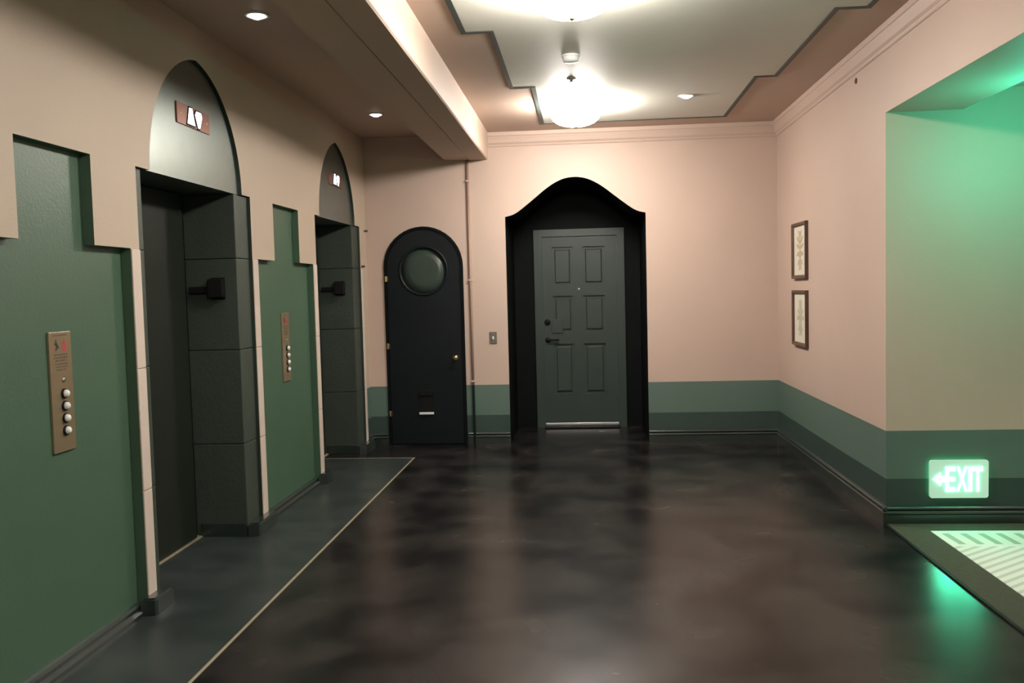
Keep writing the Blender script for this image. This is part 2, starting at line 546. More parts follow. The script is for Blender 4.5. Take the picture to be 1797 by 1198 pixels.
# plinth blocks that foot the piers and jambs
for (a, b, xb) in ((N1['y1'] - 0.055, E1['o0'] - 0.015, JX), (E1['o1'] - 0.02, N2['y0'] + 0.015, JX), (N2['y1'] - 0.03, E2['o0'] - 0.01, JX), (E2['o1'] - 0.02, E2['y1'] + 0.10, JX)):
    bm = bmesh.new()
    pts = [(L - 0.01, a), (L + 0.055, a + 0.012), (L + 0.062, a + 0.03), (L + 0.062, b - 0.02), (L + 0.05, b), (L - 0.01, b)]
    prism(pts, 2, 0.0, 0.083, bm=bm)
    bmesh.ops.bevel(bm, geom=[ed for ed in bm.edges if all(abs(v.co.z - 0.083) < 1e-4 for v in ed.verts) and len(ed.link_faces) == 2 and ed.calc_face_angle(0) > 0.8], offset=0.01, segments=2, affect='EDGES')
    obj('plinth_block', bm, M['base'], wall_left)
# foot of the dark reveal inside each opening
for e in (E1, E2):
    obj('reveal_foot', box(XD + 0.002, JX, e['o1'] - 0.016, e['o1'] - 0.0008, 0.0, 0.083, 0.004), M['base'], wall_left)

# ------------------------------------------------------------------ BACK WALL with arched door and ogee recess
def round_arch(x0, x1, zs, n=20):
    c, r = (x0 + x1) / 2, (x1 - x0) / 2
    return [(c + r * math.cos(math.pi * i / n), zs + r * math.sin(math.pi * i / n)) for i in range(n + 1)]
DX0, DX1 = -1.943, -1.163
DZS = 2.132 - (DX1 - DX0) / 2
door_hole = [(DX0, -0.03), (DX1, -0.03)] + round_arch(DX0, DX1, DZS)
OX0, OX1 = -0.742, 0.597
OG = [(0.0, 2.556), (0.10, 2.543), (0.19, 2.505), (0.28, 2.447), (0.37, 2.376), (0.46, 2.305), (0.54, 2.246), (0.60, 2.214), (0.669, 2.197)]
oc = (OX0 + OX1) / 2
hw = (OX1 - OX0) / 2
OG[-1] = (hw, 2.197)
def smooth_curve(p, n=4):
    out = []
    for i in range(len(p) - 1):
        p0, p1, p2, p3 = p[max(i - 1, 0)], p[i], p[i + 1], p[min(i + 2, len(p) - 1)]
        for k in range(n):
            t = k / n
            out.append(tuple(0.5 * ((2 * b) + (-a + c) * t + (2 * a - 5 * b + 4 * c - d) * t * t + (-a + 3 * b - 3 * c + d) * t ** 3) for a, b, c, d in zip(p0, p1, p2, p3)))
    out.append(p[-1])
    return out
ogc = smooth_curve([(-0.1, 2.543)] + OG)[4:]
ogee = [(oc + x, z) for x, z in reversed(ogc)] + [(oc - x, z) for x, z in ogc[1:]]
recess = [(OX0, -0.03), (OX1, -0.03)] + ogee
D2 = 9.55
outer = [(LB, -0.08), (R + 0.3, -0.08), (R + 0.3, H), (LB, H)]
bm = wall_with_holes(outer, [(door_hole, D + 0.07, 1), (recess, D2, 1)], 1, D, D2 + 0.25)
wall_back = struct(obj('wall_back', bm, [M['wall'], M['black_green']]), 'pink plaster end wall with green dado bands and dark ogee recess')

# arched black door
d3 = bpy.data.objects.new('door_3', None)
COL.objects.link(d3)
d3.location = ((DX0 + DX1) / 2, D, 0)
struct(d3, 'narrow black round-topped door with a porthole and brass hinges')
fr = bmesh.new()
w_ = 0.026
a = [(DX0 + 0.001, 0.0)] + [(x, z) for x, z in reversed(round_arch(DX0 + 0.001, DX1 - 0.001, DZS))] + [(DX1 - 0.001, 0.0)]
b = [(DX0 + w_, 0.0)] + [(x, z) for x, z in reversed(round_arch(DX0 + w_, DX1 - w_, DZS))] + [(DX1 - w_, 0.0)]
va = [[fr.verts.new((x, y, z)) for x, z in a] for y in (D - 0.012, D + 0.06)]
vb = [[fr.verts.new((x, y, z)) for x, z in b] for y in (D - 0.012, D + 0.06)]
for i in range(len(a) - 1):
    fr.faces.new((va[0][i], va[0][i + 1], vb[0][i + 1], vb[0][i]))
    fr.faces.new((va[1][i], vb[1][i], vb[1][i + 1], va[1][i + 1]))
    fr.faces.new((va[0][i], va[1][i], va[1][i + 1], va[0][i + 1]))
    fr.faces.new((vb[0][i], vb[0][i + 1], vb[1][i + 1], vb[1][i]))
for i in (0, -1): fr.faces.new((va[0][i], vb[0][i], vb[1][i], va[1][i]))
bmesh.ops.recalc_face_normals(fr, faces=fr.faces[:])
obj('door_casing', fr, M['black_green'], d3)
PC, PR = (-1.553, 1.703), 0.228
li = 0.03
leaf_out = [(DX0 + li, 0.008), (DX1 - li, 0.008)] + round_arch(DX0 + li, DX1 - li, DZS)
hole = [(PC[0] + PR * math.cos(2 * math.pi * i / 48), PC[1] + PR * math.sin(2 * math.pi * i / 48)) for i in range(48)]
obj('door_leaf', wall_with_holes(leaf_out, [(hole, D + 0.03, 0)], 1, D + 0.004, D + 0.05), M['door_black'], d3)
ph = obj('porthole_rim', lathe([(PR + 0.016, 0.0), (PR + 0.016, 0.006), (PR + 0.008, 0.012), (PR - 0.002, 0.010), (PR - 0.010, 0.0), (PR - 0.010, -0.020)], (PC[0], D + 0.004, PC[1]), '-y', 56), M['door_black'], d3, smooth=True)
obj('porthole_glass', lathe([(0.0, 0.003), (PR * 0.6, 0.002), (PR - 0.004, -0.001), (PR - 0.004, -0.006), (0, -0.006)], (PC[0], D + 0.022, PC[1]), '-y', 56), M['glass'], d3, smooth=True)
# knob, plate
obj('knob_plate', box(-1.285, -1.225, D - 0.0005, D + 0.004, 0.74, 0.90, 0.001), M['door_black'], d3)
kb = obj('knob', lathe([(0.024, 0.0), (0.024, 0.004), (0.010, 0.008), (0.009, 0.028), (0.020, 0.036), (0.027, 0.048), (0.025, 0.058), (0.014, 0.065), (0, 0.067)], (-1.255, D - 0.0005, 0.853), '-y', 28), M['brass'], d3, smooth=True)
for z in (1.632, 0.975, 0.310):
    bmh = lathe([(0.0, -0.030), (0.006, -0.029), (0.010, -0.026), (0.011, -0.024), (0.011, 0.024), (0.010, 0.026), (0.006, 0.029), (0, 0.030)], (DX0 + 0.022, D - 0.019, z), 'z', 16)
    box(DX0 + 0.022, DX0 + 0.036, D - 0.016, D + 0.006, z - 0.024, z + 0.024, 0.001, bm=bmh)
    obj('hinge', bmh, M['brass'], d3)
# mail slot: dark hood plate and bright lower flap
bmh = box(-1.62, -1.495, D - 0.004, D + 0.006, 0.33, 0.485, 0.002)
box(-1.632, -1.484, D - 0.016, D + 0.005, 0.485, 0.535, 0.004, bm=bmh)
obj('mail_slot_hood', bmh, M['black'], d3)
obj('mail_slot_lip', box(-1.634, -1.490, D - 0.018, D + 0.005, 0.298, 0.320, 0.005), M['lip'], d3)['label'] = 'bright steel lip'

# six-panel door at the back of the recess
d4 = bpy.data.objects.new('door_4', None)
COL.objects.link(d4)
d4.location = (-0.045, D2, 0)
struct(d4, 'dark green six-panel door deep in the ogee recess')
FX0, FX1, FZ = -0.528, 0.432, 2.125
LX0, LX1, LZ = -0.448, 0.358, 2.052
YF = D2 - 0.045
bmh = prism([(FX0, 0.0), (LX0 + 0.006, 0.0), (LX0 + 0.006, LZ - 0.002), (LX1 - 0.006, LZ - 0.002), (LX1 - 0.006, 0.0), (FX1, 0.0), (FX1, FZ), (FX0, FZ)], 1, YF, D2 - 0.0005)
obj('door_frame', bmh, M['door_green'], d4)
LY = D2 - 0.026       # front of the leaf
cols = [(-0.336, -0.117), (-0.010, 0.222)]
rows = [(1.531, 1.938), (1.028, 1.417), (0.364, 0.903)]
pan = [(x0, x1, z0, z1) for x0, x1 in cols for z0, z1 in rows]
out = [(LX0 + 0.004, 0.03), (LX1 - 0.004, 0.03), (LX1 - 0.004, LZ - 0.005), (LX0 + 0.004, LZ - 0.005)]
hl = [([(x0, z0), (x1, z0), (x1, z1), (x0, z1)], LY + 0.024, 0) for x0, x1, z0, z1 in pan]
obj('door_leaf', wall_with_holes(out, hl, 1, LY, D2 - 0.0005), M['door_green'], d4)
for x0, x1, z0, z1 in pan:
    bmh = bmesh.new()
    i1, i2 = 0.020, 0.040
    def ring(i, y): return [bmh.verts.new(c) for c in ((x0 + i, y, z0 + i), (x1 - i, y, z0 + i), (x1 - i, y, z1 - i), (x0 + i, y, z1 - i))]
    rs = [ring(0.028, LY + 0.0243), ring(0.029, LY + 0.012), ring(0.038, LY + 0.006)]
    for A_, B_ in zip(rs, rs[1:]):
        for q in range(4): bmh.faces.new((A_[q], A_[(q + 1) % 4], B_[(q + 1) % 4], B_[q]))
    bmh.faces.new(rs[-1]); bmh.faces.new(rs[0])
    bmesh.ops.recalc_face_normals(bmh, faces=bmh.faces[:])
    obj('door_panel', bmh, M['door_green'], d4)
obj('peephole', lathe([(0.011, 0), (0.011, 0.004), (0.006, 0.006), (0, 0.005)], (-0.054, LY, 1.487), '-y', 16), M['chrome'], d4, smooth=True)
obj('deadbolt', lathe([(0.032, 0), (0.032, 0.012), (0.024, 0.016), (0.010, 0.016), (0.009, 0.024), (0, 0.024)], (-0.398, LY, 1.140), '-y', 24), M['black'], d4, smooth=True)
hb = lathe([(0.030, 0), (0.030, 0.008), (0.012, 0.014), (0.011, 0.046), (0, 0.048)], (-0.395, LY, 0.950), '-y', 24)
box(-0.405, -0.275, LY - 0.052, LY - 0.036, 0.94, 0.962, 0.006, bm=hb)
obj('lever_handle', hb, M['black'], d4)
# box of the electronic lock housing on the middle stile
obj('lock_housing', box(-0.352, -0.235, LY - 0.012, LY - 0.0002, 1.02, 1.165, 0.003), M['door_green'], d4)
obj('door_sweep', box(LX0 + 0.01, LX1 - 0.01, LY - 0.010, LY + 0.01, 0.022, 0.05, 0.003), M['chrome'], d4)
obj('threshold', box(LX0, LX1, D2 - 0.12, D2 - 0.001, 0.0, 0.018, 0.004), M['black'], d4)

# ------------------------------------------------------------------ RIGHT WALL, header and alcove
hx = 2.266
pts = [(NEAR, -0.08), (2.5, -0.08), (2.5, HEAD), (AY, HEAD), (AY, -0.08), (D + 0.25, -0.08), (D + 0.25, H), (NEAR, H)]
wall_right = struct(obj('wall_right', prism(pts, 0, R, hx), M['wall']), 'pink plaster right wall with header over the alcove')
bm = box(hx, 4.6, AY, AY + 0.2, -0.05, 2.85)
struct(obj('wall_alcove', bm, M['wall']), 'alcove wall facing the hall with green dado bands')
bm = box(hx, 4.6, 2.3, 2.5, -0.05, 2.85)
struct(obj('wall_alcove_front', bm, M['wall']), 'near side wall of the carpeted alcove')
bm = box(4.6, 4.8, 2.3, AY + 0.2, -0.05, 2.85)
struct(obj('wall_alcove_side', bm, M['wall']), 'end wall of the carpeted alcove')
bm = box(hx, 4.6, 2.5, AY, 2.62, 2.85)
struct(obj('ceiling_alcove', bm, M['ceil']), 'low tan ceiling of the alcove')
bm = box(LB, R, NEAR - 0.2, NEAR, -0.05, H)
struct(obj('wall_front', bm, M['pink']), 'pink plaster wall behind the viewer')

# ------------------------------------------------------------------ CEILING
bm = box(LB - 0.1, hx + 0.05, NEAR - 0.2, D2 + 0.25, H, H + 0.15)
ceiling = struct(obj('ceiling', bm, M['ceil']), 'tan painted hall ceiling with a pale stepped panel')
PX = [(-0.345, 8.16), (-0.345, 6.69), (-0.508, 6.69), (-0.508, 5.216), (-0.668, 5.216), (-0.668, 2.4), (-0.508, 2.4), (-0.508, 0.95), (-0.345, 0.95), (-0.345, -0.5),
      (1.285, -0.5), (1.285, 0.9), (1.415, 0.9), (1.415, 2.4), (1.587, 2.4), (1.587, 5.105), (1.415, 5.105), (1.415, 6.66), (1.275, 6.66), (1.285, 8.16)]
obj('ceiling_panel', prism(PX, 2, H - 0.004, H + 0.01), M['ceil_panel'], ceiling)
# dark border strip following the stepped outline
sb = bmesh.new()
def offset(poly, d):
    n = len(poly); out = []
    for i in range(n):
        p0, p1, p2 = Vector(poly[i - 1]), Vector(poly[i]), Vector(poly[(i + 1) % n])
        e1, e2 = (p1 - p0).normalized(), (p2 - p1).normalized()
        n1, n2 = Vector((e1.y, -e1.x)), Vector((e2.y, -e2.x))
        bis = (n1 + n2); bis = bis / max(1e-6, bis.dot(n1))
        out.append(tuple(p1 + bis * d))
    return out
inn, outp = offset(PX, -0.016), offset(PX, 0.016)
zt, zb = H - 0.001, H - 0.009
VI = [[sb.verts.new((x, y, z)) for x, y in inn] for z in (zb, zt)]
VO = [[sb.verts.new((x, y, z)) for x, y in outp] for z in (zb, zt)]
n = len(PX)
for i in range(n):
    j = (i + 1) % n
    sb.faces.new((VI[0][i], VI[0][j], VO[0][j], VO[0][i]))
    sb.faces.new((VI[1][i], VO[1][i], VO[1][j], VI[1][j]))
    sb.faces.new((VI[0][i], VI[1][i], VI[1][j], VI[0][j]))
    sb.faces.new((VO[0][i], VO[0][j], VO[1][j], VO[1][i]))
bmesh.ops.recalc_face_normals(sb, faces=sb.faces[:])
obj('panel_border', sb, M['stripe'], ceiling)['label'] = 'dark green stepped border stripe'

# dropped beam between hall and elevator lobby
bp_ = [(-1.31, 2.755), (-1.078, 2.752), (-1.075, 2.758), (-1.071, 2.758), (-1.068, 2.748), (-0.905, 2.748), (-0.895, 2.756), (-0.885, H), (-1.33, H)]
struct(obj('ceiling_beam', prism(bp_, 1, NEAR, D + 0.001), M['ceil']), 'long dropped plaster beam with a seam along its underside')

# cornices
cp_ = [(0, 2.862), (0.012, 2.862), (0.016, 2.880), (0.020, 2.892), (0.030, 2.925), (0.046, 2.952), (0.052, 2.962), (0.060, 2.966), (0.060, 2.984), (0.012, 2.988), (0.0, 3.0)]
cp_ = [(0, 2.862), (0.005, 2.864), (0.010, 2.872), (0.012, 2.884), (0.024, 2.900), (0.030, 2.930), (0.038, 2.958), (0.045, 2.964), (0.045, H - 0.001), (0, H - 0.001)]
struct(obj('trim_2', sweep(cp_, (((-0.89, D), (R, D)), (0, -1))), M['pink']), 'pink cornice moulding across the end wall')
struct(obj('trim_3', sweep(cp_, (((R, D), (R, NEAR)), (-1, 0))), M['pink']), 'pink cornice moulding along the right wall')
lp_ = [(0, 2.965), (0.012, 2.968), (0.016, 2.985), (0.016, H - 0.001), (0, H - 0.001)]
struct(obj('trim_4', sweep(lp_, (((L, D), (-1.32, D)), (0, -1))), M['pink']), 'slim picture-rail moulding above the black arched door')

# baseboards
bb = [(0, 0), (0.020, 0), (0.020, 0.062)] + [(0.011 + 0.013 * math.cos(t), 0.075 + 0.013 * math.sin(t)) for t in [math.radians(-40 + 16 * i) for i in range(9)]] + \
     [(0.009, 0.090)] + [(0.009 + 0.011 * math.cos(t), 0.103 + 0.011 * math.sin(t)) for t in [math.radians(-60 + 18 * i) for i in range(9)]] + [(0, 0.118)]
def baseboard(name, p0, p1, out, label):
    return struct(obj(name, sweep(bb, ((p0, p1), out)), M['base']), label)
baseboard('baseboard_back', (OX1 + 0.002, D), (R, D), (0, -1), 'glossy dark green baseboard right of the ogee recess')
baseboard('baseboard_back', (DX1 + 0.01, D), (OX0 - 0.002, D), (0, -1), 'short dark green baseboard between arched door and recess')
baseboard('baseboard_back', (L, D), (DX0 - 0.01, D), (0, -1), 'tiny dark green baseboard left of the arched door')
baseboard('baseboard_right', (R, AY - 0.022), (R, D), (-1, 0), 'glossy dark green baseboard along the right wall')
baseboard('baseboard_alcove', (R - 0.022, AY), (4.6, AY), (0, -1), 'glossy dark green baseboard under the low exit sign')
baseboard('baseboard_left', (L, E2['y1'] + 0.10), (L, D), (1, 0), 'dark green baseboard end in the far left corner')

# ------------------------------------------------------------------ CEILING LIGHTS
def dome(y, x, label):
    t = thing('ceiling_bowl_light', label, 'ceiling light', (x, y, H), 'semi-flush bowl lights on the pale ceiling panel')
    z = H - 0.004
    obj('light_canopy', lathe([(0.0, 0.0), (0.062, 0.0), (0.066, 0.006), (0.062, 0.018), (0.030, 0.026), (0.011, 0.030), (0.011, 0.080), (0, 0.080)], (x, y, z), '-z', 36), M['chrome'], t, smooth=True)
    prof = [(0.0, 0.074), (0.188, 0.074), (0.205, 0.078), (0.208, 0.086)] + [(0.200 * math.cos(a), 0.090 + 0.092 * math.sin(a)) for a in [i * math.pi / 2 / 10 for i in range(11)]]
    prof[-1] = (0.0, prof[-1][1])
    obj('glass_bowl', lathe(prof, (x, y, z), '-z', 48), M['dome'], t, smooth=True)
    obj('finial', lathe([(0.012, 0.178), (0.016, 0.186), (0.010, 0.195), (0, 0.199)], (x, y, z), '-z', 20), M['brass'], t, smooth=True)
dome(7.36, -0.04, 'glaring white bowl light nearest the end wall')
dome(4.42, -0.03, 'white bowl light overhead whose glow whitens the top edge')
dome(0.9, -0.03, 'white bowl light on the ceiling behind the viewer')

def downlight(x, y, z, label, power, spot=1.25):
    t = thing('recessed_downlight', label, 'downlight', (x, y, z), 'recessed downlights')
    obj('trim_ring', lathe([(0.046, -0.001), (0.066, -0.001), (0.066, 0.004), (0.058, 0.008), (0.050, 0.006), (0.046, 0.001)], (x, y, z), '-z', 32), M['white'], t, smooth=True)
    obj('lamp_lens', lathe([(0.0, 0.022), (0.020, 0.020), (0.036, 0.012), (0.047, 0.002), (0.047, -0.003), (0, -0.003)], (x, y, z), '-z', 32), M['lens'], t, smooth=True)
    ld = bpy.data.lights.new('downlight_lamp', 'SPOT')
    ld.energy = power
    ld.color = (1.0, 0.93, 0.85)
    ld.spot_size = spot
    ld.spot_blend = 0.6
    ld.shadow_soft_size = 0.03
    lo = bpy.data.objects.new('downlight_lamp', ld)
    COL.objects.link(lo)
    lo.parent = t
    lo.location = (0, 0, -0.045)
    return t
downlight(-1.715, 4.72, H, 'small recessed downlight in front of the nearer elevator', DOWN_W)
downlight(-1.715, 7.45, H, 'small recessed downlight in front of the farther elevator', DOWN_W)
downlight(-1.715, 1.99, H, 'recessed downlight over the lobby apron beside the viewer', DOWN_W)
downlight(0.84, 7.22, H - 0.004, 'single recessed downlight right of the glaring bowl light', DOWN_W * 0.4)
downlight(0.84, 4.15, H - 0.004, 'recessed downlight overhead on the right of the pale panel', DOWN_W * 0.4)
downlight(3.3, 4.6, 2.62, 'recessed downlight in the alcove over the carpet', ALCOVE_W)

t = thing('smoke_detector', 'boxy white smoke detector on the pale ceiling panel', 'detector', (-0.055, 5.83, H))
obj('detector_base', lathe([(0, 0), (0.058, 0), (0.060, 0.008), (0.056, 0.014), (0, 0.014)], (-0.055, 5.83, H - 0.004), '-z', 32), M['white'], t, smooth=True)
obj('detector_body', lathe([(0.052, 0.012), (0.050, 0.034), (0.042, 0.044), (0.020, 0.048), (0, 0.048)], (-0.055, 5.83, H - 0.004), '-z', 32), M['white'], t, smooth=True)
t = thing('fire_sprinkler', 'little grey sprinkler head between smoke detector and bowl light', 'sprinkler', (-0.06, 6.47, H))
sx, sy_, sz = -0.06, 6.47, H - 0.004
obj('escutcheon', lathe([(0, 0), (0.034, 0), (0.032, 0.006), (0.018, 0.010), (0.011, 0.012), (0.011, 0.026), (0, 0.026)], (sx, sy_, sz), '-z', 24), M['chrome'], t, smooth=True)
bmh = box(sx - 0.014, sx - 0.010, sy_ - 0.003, sy_ + 0.003, sz - 0.05, sz - 0.024)
box(sx + 0.010, sx + 0.014, sy_ - 0.003, sy_ + 0.003, sz - 0.05, sz - 0.024, bm=bmh)
lathe([(0, 0.048), (0.024, 0.048), (0.024, 0.052), (0, 0.053)], (sx, sy_, sz), '-z', 20, bm=bmh)
obj('deflector', bmh, M['chrome'], t)

# ------------------------------------------------------------------ ELEVATOR INDICATORS
def indicator(yc, label):
    x = L - 0.022
    t = thing('elevator_indicator', label, 'indicator', (x, yc, 2.485), 'lit arrow indicators over the elevators')
    z = 2.485
    obj('indicator_plate', box(x - 0.001, x + 0.008, yc - 0.205, yc + 0.205, z - 0.056, z + 0.056, 0.002), M['copper'], t)
    xx = x + 0.0075
    up_ = [(yc - 0.088, z - 0.042), (yc - 0.002, z - 0.042), (yc - 0.030, z + 0.046), (yc - 0.062, z + 0.046)]
    dn_ = [(yc + 0.010, z + 0.020), (yc + 0.026, z + 0.042), (yc + 0.080, z + 0.042), (yc + 0.094, z + 0.020), (yc + 0.062, z - 0.046), (yc + 0.044, z - 0.046)]
    for nm, pts in (('up_arrow', up_), ('down_arrow', dn_)):
        c = (sum(p[0] for p in pts) / len(pts), sum(p[1] for p in pts) / len(pts))
        big = [(c[0] + (p[0] - c[0]) * 1.28, c[1] + (p[1] - c[1]) * 1.2) for p in pts]
        b_ = obj('arrow_bezel', prism(big, 0, xx - 0.001, xx + 0.004), M['black'], t)
        obj(nm, prism(pts, 0, xx + 0.001, xx + 0.007), M['arrow'], t)['label'] = 'lit white ' + nm.replace('_', ' ')
    for s in (-1, 1):
        obj('plate_screw', lathe([(0.007, 0), (0.006, 0.003), (0, 0.004)], (xx, yc + s * 0.165, z), 'x', 12), M['brass'], t, smooth=True)
indicator(4.80, 'bronze plate with lit arrows above the nearer elevator')
indicator(7.615, 'bronze plate with lit arrows above the farther elevator')

# ------------------------------------------------------------------ CALL PANELS
def call_panel(yc, label):
    x = L - ND + 0.002
    t = thing('elevator_call_panel', label, 'call panel', (x, yc, 1.127), 'elevator call panels in the stepped niches')
    w2 = 0.077
    obj('face_plate', box(x - 0.0005, x + 0.010, yc - w2, yc + w2, 0.880, 1.374, 0.0025), M['plate'], t)
    xf = x + 0.010
    # printed fire pictograms and illegible lines of small print
    fig = [(-0.006, 1.296), (0.004, 1.300), (0.010, 1.312), (0.016, 1.304), (0.020, 1.309), (0.011, 1.322), (0.005, 1.330), (0.002, 1.342), (-0.004, 1.342), (-0.002, 1.326), (-0.012, 1.330), (-0.012, 1.325), (-0.001, 1.316)]
    obj('running_figure_print', prism([(yc - 0.030 + u, z) for u, z in fig], 0, xf - 0.0005, xf + 0.0006), M['ink_black'], t)
    fl = [(0.0, 1.292), (0.010, 1.297), (0.014, 1.310), (0.009, 1.322), (0.005, 1.316), (0.001, 1.344), (-0.007, 1.324), (-0.009, 1.330), (-0.014, 1.310), (-0.010, 1.297)]
    obj('flame_print', prism([(yc + 0.026 + u, z) for u, z in fl], 0, xf - 0.0005, xf + 0.0006), M['ink_red'], t)
    bmh = bmesh.new()
    rnd = random.Random(7)
    for k, (zz, hw_) in enumerate(((1.360, 0.048), (1.280, 0.046), (1.268, 0.050), (1.256, 0.040), (1.242, 0.044), (1.230, 0.040), (1.218, 0.034))):
        u = -hw_
        while u < hw_:
            l_ = rnd.uniform(0.006, 0.02)
            box(xf - 0.0005, xf + 0.0005, yc + u, yc + min(u + l_, hw_), zz - 0.0035, zz + 0.0035, bm=bmh)
            u += l_ + 0.004
    o = obj('small_print', bmh, M['ink'], t)
    o['kind'] = 'stuff'
    yb = yc + 0.008
    obj('key_switch', lathe([(0.009, 0), (0.009, 0.004), (0.004, 0.005), (0, 0.004)], (xf, yb, 1.175), 'x', 16), M['chrome'], t, smooth=True)
    for z in (1.119, 1.068, 1.017, 0.966):
        bt = obj('call_button', lathe([(0.016, 0), (0.016, 0.010), (0.014, 0.017), (0.008, 0.022), (0, 0.023)], (xf, yb, z), 'x', 24), M['button'], t, smooth=True)
        obj('button_collar', lathe([(0.021, 0), (0.021, 0.006), (0.0165, 0.008), (0.0165, 0.0)], (xf, yb, z), 'x', 24), M['black'], bt, smooth=True)
call_panel(3.475, 'tan call plate with white buttons left of the nearer elevator')
call_panel(6.240, 'tan call plate with white buttons between the two elevators')

# ------------------------------------------------------------------ black boxes on the elevator reveals
def reveal_box(e, label):
    y = e['o1']
    x0, x1 = -2.305, -2.205
    t = thing('door_sensor_box', label, 'wall box', ((x0 + x1) / 2, y, 1.55), 'black boxes on the elevator reveals')
    obj('box_body', box(x0, x1, y - 0.05, y - 0.002, 1.495, 1.610, 0.008), M['black'], t)
    obj('box_arm', box(XD + 0.004, x0 + 0.006, y - 0.036, y - 0.012, 1.525, 1.565, 0.006), M['black'], t)
    obj('box_back_plate', box(x0 + 0.004, x1 - 0.004, y - 0.004, y - 0.0003, 1.485, 1.618, 0.001), M['black'], t)
reveal_box(E1, 'black box on the stone reveal of the nearer elevator')
reveal_box(E2, 'black box on the stone reveal of the farther elevator')

# ------------------------------------------------------------------ small things on the end wall
t = thing('light_switch', 'small steel light switch between arched door and ogee recess', 'light switch', (-0.888, D, 1.037))
obj('switch_plate', box(-0.924, -0.852, D - 0.006, D - 0.0003, 0.979, 1.095, 0.003), mat('dull_steel', (0.20, 0.18, 0.15), rough=0.4, metal=0.6), t)
obj('switch_toggle', box(-0.896, -0.880, D - 0.018, D - 0.005, 1.022, 1.052, 0.003), M['white'], t)
for z in (1.000, 1.074):
    obj('switch_screw', lathe([(0.005, 0), (0.004, 0.002), (0, 0.0025)], (-0.888, D - 0.006, z), '-y', 10), M['chrome'], t)

# thin pipe painted in darker tones of the wall's colours
t = thing('conduit_pipe', 'thin painted pipe running down the end wall from the beam', 'pipe', (-1.092, D, 0))
M['pipe'] = painted_wall('painted_pipe')
pm = M['pipe'].node_tree
for nd in pm.nodes:
    if nd.type == 'MIX' and not nd.inputs[7].is_linked and abs(nd.inputs[7].default_value[0] - BAND1[0]) < 1e-4: nd.inputs[7].default_value = (0.03, 0.05, 0.042, 1)
    if nd.type == 'MIX' and not nd.inputs[7].is_linked and abs(nd.inputs[7].default_value[0] - PINK[0] * 1.05) < 0.02:
        nd.inputs[6].default_value = (0.30, 0.19, 0.14, 1); nd.inputs[7].default_value = (0.34, 0.22, 0.165, 1)
bmh = lathe([(0.0, 0.0), (0.0125, 0.0), (0.0125, 2.752), (0, 2.752)], (-1.092, D - 0.016, 0.0), 'z', 16)
po = obj('pipe_tube', bmh, M['pipe'], None, smooth=True)
po.parent = t
po.location = (1.092, -D, 0)
for z in (0.62, 1.6, 2.55):
    obj('pipe_clip', box(-1.112, -1.072, D - 0.030, D - 0.0005, z - 0.008, z + 0.008, 0.002), M['pink'], t)

for (y, z, lb) in ((8.50, 2.10, 'upper tiny dark peg on the pink corner beside the arched door'), (8.345, 1.755, 'lower tiny dark peg on the pale pier beside the farther elevator')):
    t = thing('wall_peg', lb, 'peg', (L, y, z), 'tiny dark pegs in the far left corner')
    obj('peg_stub', lathe([(0.013, 0), (0.010, 0.006), (0.008, 0.022), (0.012, 0.026), (0.010, 0.032), (0, 0.033)], (L + 0.0005, y, z), 'x', 14), M['frame'], t, smooth=True)

